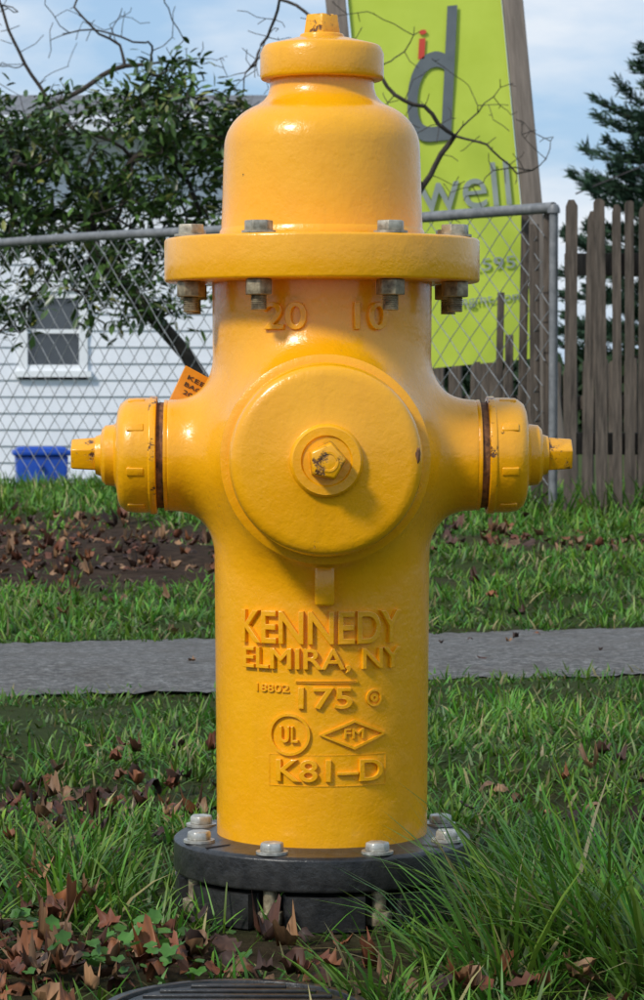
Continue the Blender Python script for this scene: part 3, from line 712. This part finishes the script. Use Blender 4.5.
# conifer, far right
CT=empty('conifer_tree'); cx,cy=6.95,57.; lines=[([(cx,cy,-.7),(cx,cy,3),(cx+.1,cy,5.5),(cx+.1,cy,7.4)],[.22,.18,.1,.03])]; pos=[];dr=[]
z=1.0
while z<7.3:
    for k in range(random.randint(4,7)):
        a=random.uniform(0,6.283); Lb=(3.0*(1-(z/8.0))**.85+.2)*random.uniform(.5,1.25); rise=random.uniform(.0,.40)
        pts=[]
        for s in range(7):
            t=s/6; pts.append(Vector((cx+.08+math.cos(a)*Lb*t,cy+math.sin(a)*Lb*t,z+rise*Lb*t*t+.04*random.random())))
        lines.append((pts,[.035*(1-s/7)+.006 for s in range(7)]))
        for s in range(int(Lb*190)):
            t=.12+.9*random.random()**.8; f=min(t,1)*6; i=min(int(f),5); p=pts[i].lerp(pts[i+1],f-i)
            sp_=.15*(1.15-t)
            pos.append(tuple(p+Vector((random.gauss(0,sp_),random.gauss(0,sp_),random.gauss(.02,.05))))); dr.append((math.cos(a)+random.gauss(0,.6),math.sin(a)+random.gauss(0,.6),random.gauss(.45,.4)))
    z+=random.uniform(.20,.40)
tubes('branches',lines,M_bark,CT,5)
pos=np.array(pos);dr=np.array(dr);n=len(pos)
nv=np.array([(0,0,0),(-.18,.45,.05),(.18,.4,-.05),(0,1,0)]); ntr=np.array([(0,2,1),(1,2,3)])
nv2=nv*np.array([.5,1,.5])
V,T_=instance(nv2,ntr,frames(dr),pos,rng.uniform(.13,.28,n))
mesh_arr('needles',V,T_,np.repeat(np.array([.035,.070,.040])*rng.uniform(.4,1.7,(n,1)),4,0),M_needle,CT)
# distant hedge line
n=26000; hx=rng.uniform(-60,60,n); top=2.0+.9*np.array([noise.noise((a*.25,0,0)) for a in hx])+.35*np.array([noise.noise((a*1.3,4,0)) for a in hx])
pos=np.stack([hx,rng.uniform(66,69,n),-.7+top*rng.random(n)**.7],1)
V,T_=instance(nv,ntr,frames(rng.normal(size=(n,3))),pos,rng.uniform(.4,.9,n))
mesh_arr('hedge',V,T_,np.repeat(np.array([.03,.055,.022])*rng.uniform(.4,1.5,(n,1)),4,0),M_needle)
tubes('utility_cable',[([(x,56.,4.35+.42*(x-5.2)-.004*(x-5.2)**2) for x in np.linspace(5.2,30,24)],.018)],M_dark)

# ================================================================== LIGHT, SKY, CAMERA
AZ=226
W=bpy.data.worlds.new('World'); S.world=W; W.use_nodes=True; nt=W.node_tree; bg=nt.nodes['Background']
sky=nt.nodes.new('ShaderNodeTexSky'); sky.sky_type='NISHITA'; sky.sun_disc=False; sky.sun_elevation=math.radians(42); sky.sun_rotation=math.radians(AZ)
sky.air_density=1.2; sky.dust_density=.4; sky.ozone_density=3
tc=nt.nodes.new('ShaderNodeTexCoord'); mp=nt.nodes.new('ShaderNodeMapping'); mp.inputs['Scale'].default_value=(1,1,3.2)
nz=N(nt,'ShaderNodeTexNoise',Scale=5.0,Detail=7,Roughness=.55); nt.links.new(tc.outputs['Generated'],mp.inputs[0]); nt.links.new(mp.outputs[0],nz.inputs['Vector'])
cf=ramp(nt,nz.outputs['Fac'],[(.44,0.0),(.66,.9)])
blue=mix(nt,.75,sky.outputs[0],(3.9,6.0,8.8))
mc=mix(nt,cf,blue,(9.3,9.5,9.8)); nt.links.new(mc,bg.inputs[0]); bg.inputs[1].default_value=.102
sun=bpy.data.lights.new('sun','SUN'); sun.energy=2.7; sun.angle=math.radians(9); sun.color=(1,.95,.87)
so=bpy.data.objects.new('sun',sun); COL.objects.link(so)
dv=Vector((math.sin(math.radians(AZ))*math.cos(math.radians(42)),math.cos(math.radians(AZ))*math.cos(math.radians(42)),math.sin(math.radians(42))))
so.rotation_euler=dv.to_track_quat('Z','Y').to_euler()
cam=bpy.data.cameras.new('camera'); co=bpy.data.objects.new('camera',cam); COL.objects.link(co); S.camera=co
co.location=(0,-2.86,.53); co.rotation_euler=(math.radians(90-2.4),0,0)
cam.sensor_fit='VERTICAL'; cam.sensor_height=24; cam.lens=68.6; cam.clip_end=3000; cam.clip_start=.05
cam.dof.use_dof=True; cam.dof.focus_distance=2.74; cam.dof.aperture_fstop=26
S.view_settings.view_transform='Standard'; S.view_settings.look='None'; S.view_settings.exposure=0; S.view_settings.gamma=1
